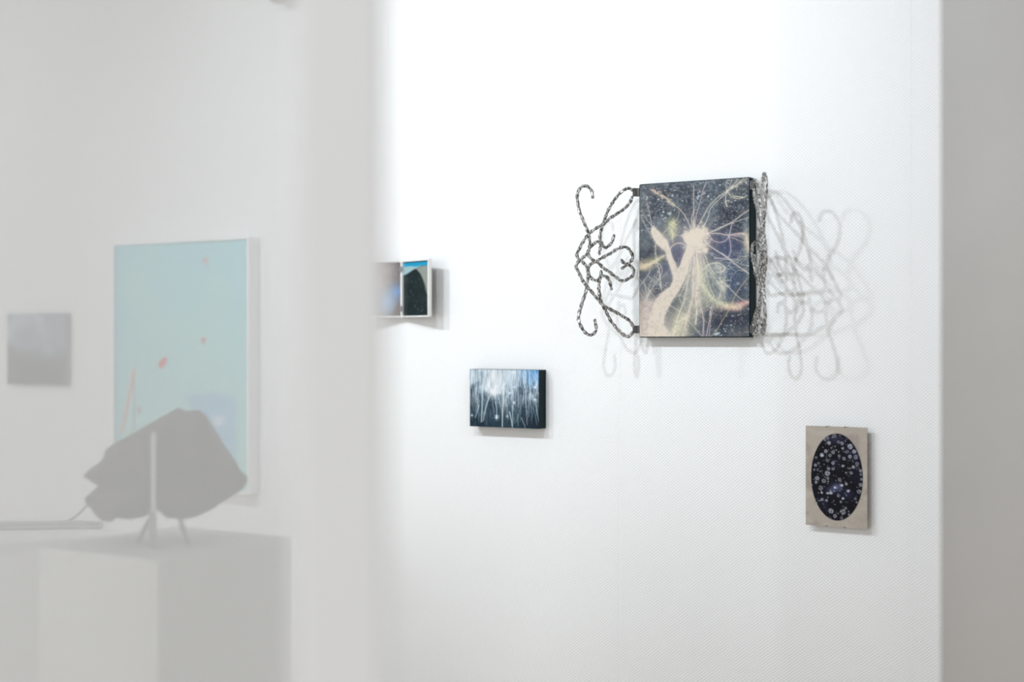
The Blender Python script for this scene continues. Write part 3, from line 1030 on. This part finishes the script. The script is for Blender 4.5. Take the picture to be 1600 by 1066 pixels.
for i in range(30):
    y = rs.uniform(240, 760); x = rs.uniform(640 + (y - 240) * .1, 714)
    P.line([(x, y), (x + 14, y - 24)], 3, (176, 180, 172), .4, 5)
P.line([(580, 262), (625, 340), (660, 450), (685, 600), (690, 760)], 5, (70, 80, 78), .8, 4)
o = P.build('picture', LW - 0.0064, DH - 0.0064, M_GLOSS, lf, 0.9, y=-0.0048)
o.location = (ox, 0, 0.0032)
o['label'] = 'dark green picture under a turquoise band'
lf['label'] = 'right leaf with dark green and turquoise picture'
lf, ox = leaf(-1)
P = Paint(90, 130, -70, 165, 385, 855, 42)
P.a[:] = (118, 106, 104)
P.mix(np.clip((P.noise(5, 7, 4) - .45) * 2, 0, .7), (150, 134, 126))
P.mix(np.clip((P.X - 260) / 140, 0, .6), (84, 78, 84))
P.blob(150, 480, 80, 200, (206, 168, 150), .5)
P.blob(330, 540, 90, 90, (90, 140, 196), .95)
P.blob(220, 680, 120, 150, (140, 176, 214), .95)
P.poly([(400, 660), (340, 700), (300, 780), (260, 860), (400, 860)], (112, 104, 102), 1, 12)
rs = np.random.RandomState(6)
for i in range(60):
    P.blob(rs.uniform(0, 385), rs.uniform(180, 420), 5, 7, (206, 196, 188), rs.uniform(.3, .8))
o = P.build('picture', LW - 0.0064, DH - 0.0064, M_GLOSS, lf, 0.9, y=-0.0048)
o.location = (ox, 0, 0.0032)
o['label'] = 'brown picture with a pale blue wave'
lf['label'] = 'left leaf with brown and pale blue picture'
M_ST = mat('small steel hinge', (0.25, 0.25, 0.25), 0.35, 0.9)
for fz in (0.10, 0.80):
    bm = bmesh.new()
    tube(bm, [Vector((0, 0, q * 0.014 / 5)) for q in range(6)], 0.0018, 10, endtaper=False)
    box(bm, 0.001, 0.004, -0.0008, 0.0004, 0.001, 0.013)
    box(bm, -0.004, -0.001, -0.0008, 0.0004, 0.001, 0.013)
    h = obj('hinge', bm, M_ST, dip)
    h.location = (0, -HD - 0.0104, DH * fz)
bm = bmesh.new()
box(bm, -0.0022, 0.0022, -HD - 0.006, 0, -0.003, DH * .9, 0.0005, 1)
obj('wall_bracket', bm, M_FRW, dip)

# ------------------------------------------------------------------ pale blue framed picture behind the veil
DT = 0.041
tl, _ = pw(175, 500, DT); tr, _ = pw(388, 500, DT)
tz1, tz0 = CAMZ + 0.2725, CAMZ - 0.4005
TW, THT = tr - tl, tz1 - tz0
te = thing('framed_blue_picture', 'large pale turquoise picture with red spots in a deep white frame behind the veil',
           'picture', wp(tl, 0, tz0), ANG)
fr = 0.006
M_FRAME = mat('white lacquered frame', (0.86, 0.86, 0.86), 0.4)
for nm, q in (('frame_side', (0, fr, 0, THT)), ('frame_side', (TW - fr, TW, 0, THT)),
              ('frame_rail', (fr, TW - fr, 0, fr)), ('frame_rail', (fr, TW - fr, THT - fr, THT))):
    bm = bmesh.new(); box(bm, q[0], q[1], -DT, 0, q[2], q[3], 0.0006, 1)
    obj(nm, bm, M_FRAME, te)
bm = bmesh.new(); box(bm, fr, TW - fr, -DT + 0.008, -0.002, fr, THT - fr)
obj('backing', bm, M_FRAME, te)
P = Paint(160, 240, 175, 382, 385, 772, 12)
t_ = (P.Y - 382) / 390
P.a[:] = np.array((150, 216, 226)) * (1 - t_[..., None]) + np.array((176, 222, 214)) * t_[..., None]
P.mix(np.clip((P.noise(3, 5, 3) - .5) * 2, 0, .5), (170, 224, 214))
P.mix(np.clip((200 - P.X) / 60, 0, .5), (132, 196, 222))
P.blob(251, 577, 5, 6, (226, 60, 50), 1, 4); P.blob(256, 570, 4.2, 5.4, (226, 60, 50), 1, 4)
P.blob(317, 538, 3.2, 5, (226, 70, 60), .9, 3); P.blob(320, 413, 3.5, 5, (214, 90, 80), .8)
P.blob(355, 480, 2, 3, (190, 150, 140), .7); P.blob(214, 652, 3, 4, (200, 80, 70), .8)
P.line([(205, 588), (200, 620), (185, 690)], 5, (226, 150, 140), .9, 3)
P.line([(206, 592), (206, 700)], 1.6, (140, 110, 110), .8, 1.5)
P.blob(205, 592, 5, 6, (226, 190, 180), .6)
P.poly([(285, 625), (330, 621), (366, 626), (366, 772), (330, 772), (310, 660)], (140, 190, 222), .8, 8)
P.blob(340, 664, 8, 8, (240, 240, 250), .8)
o = P.build('picture', TW - 2 * fr, THT - 2 * fr, print_mat('painted sheet', 0.6), te, 0.85, y=-DT + 0.0075)
o.location = (fr, 0, fr)

# ------------------------------------------------------------------ small grey picture at the far left
DG = 0.018
gl, _ = pw(11, 500, DG); gr, _ = pw(103, 500, DG)
gz1, gz0 = pw(57, 490, DG)[1], pw(57, 602, DG)[1]
gp = thing('cloudy_grey_picture', 'small square picture of clouds over a dark ground at the far left behind the veil',
           'picture', wp(gl, 0, gz0), ANG)
bm = bmesh.new(); box(bm, 0, gr - gl, -DG, 0, 0, gz1 - gz0, 0.001, 1)
obj('panel', bm, mat('grey canvas edge', (0.3, 0.3, 0.31), 0.8), gp)
P = Paint(80, 90, 0, 0, 100, 110, 14)
nn = P.noise(3, 3, 3)
P.a[:] = (150, 160, 172)
P.mix(np.clip((nn - .45) * 3, 0, .9), (204, 212, 218))
P.mix(np.clip((P.Y - 46 + (nn - .5) * 50) / 22, 0, 1), (104, 106, 108))
P.mix(np.clip((P.Y - 66) / 50, 0, .6), (90, 88, 86))
o = P.build('print', gr - gl - 0.002, gz1 - gz0 - 0.002, print_mat('grey print', 0.7), gp, 0.8, y=-DG - 0.0003)
o.location = (0.001, 0, 0.001)

# ------------------------------------------------------------------ plinth with the rock
PHI = math.radians(58)
Y0 = 2.2
DROP = 343.0 / F * Y0
PT = CAMZ - DROP
plx = (247 - 800) / F * Y0
ped = thing('plinth', 'tall white square plinth carrying the dark rock behind the veil', 'plinth', (plx, Y0, 0), PHI)
bm = bmesh.new(); box(bm, 0, 0.311, 0, 0.276, 0, PT, 0.002, 2)
obj('body', bm, M_PLINTH, ped)

YR = 2.42
M_ROCK = mat('dark brown rock', (0.075, 0.062, 0.050), 0.85, mottled=0.45, scale=18, bump=0.6, bscale=90)
outl = [(133, 742), (148, 728), (162, 718), (167, 702), (178, 693), (205, 679), (240, 660), (265, 645), (279, 637),
        (290, 643), (312, 642), (321, 650), (333, 668), (346, 690), (360, 712), (372, 734), (384, 746), (385, 757),
        (376, 767), (350, 783), (326, 799), (310, 807), (290, 811), (272, 810), (258, 800), (246, 792), (236, 800),
        (226, 808), (205, 810), (186, 808), (174, 815), (161, 812), (148, 798), (137, 786), (134, 778), (148, 766),
        (156, 758), (147, 750)]
rk_z = CAMZ + (HOR - 812) / F * YR
rk_x = (262 - 800) / F * YR
rock = None


def make_rock():
    bm = bmesh.new()
    pts = [((x - 800) / F * YR - rk_x, CAMZ + (HOR - y) / F * YR - rk_z) for x, y in outl]
    # finer outline
    fine = []
    for i in range(len(pts)):
        a_, b_ = pts[i], pts[(i + 1) % len(pts)]
        for q in range(3):
            fine.append((a_[0] + (b_[0] - a_[0]) * q / 3, a_[1] + (b_[1] - a_[1]) * q / 3))
    cxx = sum(p[0] for p in fine) / len(fine); czz = sum(p[1] for p in fine) / len(fine)
    prof = [(-0.066, 0.30), (-0.060, 0.58), (-0.050, 0.78), (-0.034, 0.92), (-0.014, 0.99), (0.008, 1.0),
            (0.030, 0.94), (0.048, 0.80), (0.060, 0.58), (0.066, 0.30)]
    rings = []
    for y, s_ in prof:
        rg = []
        for (x, z) in fine:
            v = Vector((cxx + (x - cxx) * s_, y, czz + (z - czz) * s_))
            d = noise.fractal(v * 26, 1.0, 2.0, 4) * 0.010 * (1.25 - s_)
            v.y += d * 2.2
            v.x += noise.noise(v * 60) * 0.0022
            v.z += noise.noise(v * 60 + Vector((9, 3, 1))) * 0.0022
            rg.append(bm.verts.new(v))
        rings.append(rg)
    n = len(fine)
    for a_, b_ in zip(rings, rings[1:]):
        for i in range(n):
            bm.faces.new((a_[i], b_[i], b_[(i + 1) % n], a_[(i + 1) % n]))
    for rg, y, fl2 in ((rings[0], -0.068, True), (rings[-1], 0.068, False)):
        c = bm.verts.new((cxx, y, czz))
        for i in range(n):
            f = (rg[i], rg[(i + 1) % n], c)
            bm.faces.new(f if fl2 else tuple(reversed(f)))
    bmesh.ops.recalc_face_normals(bm, faces=bm.faces)
    return bm


rock = obj('rock', make_rock(), M_ROCK)
rock.location = (rk_x, YR, rk_z)
rock['label'] = 'large jagged dark brown rock held above the white plinth behind the veil'
rock['category'] = 'rock'

# stand: a pale upright bar in front of the rock with a foot bar and short legs
M_STEEL = mat('pale brushed steel', (0.50, 0.51, 0.53), 0.4, 0.3)
M_SLEG = mat('grey stand metal', (0.28, 0.28, 0.28), 0.5, 0.5)
YS = YR - 0.083
sx = (240 - 800) / F * YS
st = thing('rock_stand', 'thin metal stand with one pale upright bar holding the dark rock on the plinth', 'stand',
           (sx, YS, PT), 0)
ztop = CAMZ + (HOR - 676) / F * YS - PT
bm = bmesh.new(); box(bm, -0.0035, 0.0045, -0.004, 0.004, 0.0, ztop, 0.0012, 2)
obj('upright_bar', bm, M_STEEL, st)
bm = bmesh.new(); box(bm, -0.0075, 0.003, -0.006, 0.008, 0.0, 0.058, 0.001, 1)
obj('socket', bm, M_SLEG, st)
for dx, dx2, yy in ((-0.020, -0.036, 0.03), (0.032, 0.050, 0.03)):
    bm = bmesh.new()
    tube(bm, spline([(dx, yy + 0.02, 0.040), ((dx + dx2) / 2, yy + 0.01, 0.020), (dx2, yy, 0.003)], 0.006), 0.004, 8,
         endtaper=False)
    obj('leg', bm, M_SLEG, st)
# ------------------------------------------------------------------ white table with grey bundle and cord, far left
zt2 = CAMZ - 0.372
tdir = math.radians(30)
# front edge from (0,849) to (205,833)


def at_z(px, py, z):
    Y = F * (z - CAMZ) / (HOR - py)
    return Vector(((px - 800) / F * Y, Y, z))


q0, q1 = at_z(0, 850, zt2), at_z(206, 834, zt2)
dirv = (q1 - q0).normalized()
ta = math.atan2(dirv.y, dirv.x)
tab = thing('display_block', 'wide white display block behind the plinth at the far left', 'block',
            (q1.x, q1.y, 0), ta)
bm = bmesh.new(); box(bm, -0.80, 0, 0, 0.36, zt2 - 0.02, zt2, 0.001, 2)
obj('top', bm, M_WHITE, tab)
bm = bmesh.new(); box(bm, -0.799, -0.001, 0.001, 0.359, 0, zt2 - 0.02, 0.001, 2)
obj('body', bm, mat('white block paint lifted for shade', (0.88, 0.88, 0.87), 0.6), tab)  # body colour made lighter than the top to offset its shaded front
M_GREY = mat('grey cable sleeve', (0.42, 0.42, 0.43), 0.6, bump=0.3)
bm = bmesh.new()
for off, z_ in ((0.0, 0.0), (0.010, 0.0), (0.005, 0.007)):
    pts = []
    for px, py in ((-60, 826), (0, 825), (60, 824), (110, 823), (160, 823)):
        p = at_z(px, py, zt2 + 0.0045)
        pts.append(p + Vector((0, off, z_)))
    tube(bm, spline(pts, 0.01), 0.0045, 8)
o = obj('rod_bundle', bm, M_GREY)
o['label'] = 'bundle of thin grey rods lying on the white block at the far left'
o['category'] = 'rods'
bm = bmesh.new()
pc = at_z(-40, 817, zt2 + 0.004)
base_ = at_z(95, 816, zt2 + 0.004)
k2 = base_.y - 0.02
pts = [pc, at_z(40, 817, zt2 + 0.004), base_]
for px, py in ((112, 811), (124, 802), (134, 791), (142, 783)):
    k2 -= 0.03
    pts.append(Vector(((px - 800) / F * k2, k2, CAMZ + (HOR - py) / F * k2)))
tube(bm, spline(pts, 0.01), 0.0032, 8)
o = obj('cord', bm, M_GREY)
o['label'] = 'thin grey cord rising from the white block to the left end of the rock'
o['category'] = 'cord'

# ------------------------------------------------------------------ small lamp high on the wall, only its underside in frame
lr, lz = pw(436, 4, 0.05)
lm = thing('wall_lamp', 'small pale round lamp high on the wall, underside just touching the top of the picture',
           'lamp', wp(lr, 0, lz), ANG)
bm = bmesh.new()
for z0_, z1_, ra, rb in ((0.0, 0.012, 0.020, 0.028), (0.012, 0.09, 0.028, 0.028)):
    for k_ in range(1):
        bmesh.ops.create_cone(bm, cap_ends=True, segments=28, radius1=ra, radius2=rb, depth=z1_ - z0_,
                              matrix=Matrix.Translation((0, -0.05, (z0_ + z1_) / 2)))
obj('shade', bm, mat('warm grey lamp metal', (0.42, 0.38, 0.35), 0.4), lm)
bm = bmesh.new(); box(bm, -0.006, 0.006, -0.03, 0.0, 0.045, 0.06)
obj('arm', bm, M_SLEG, lm)
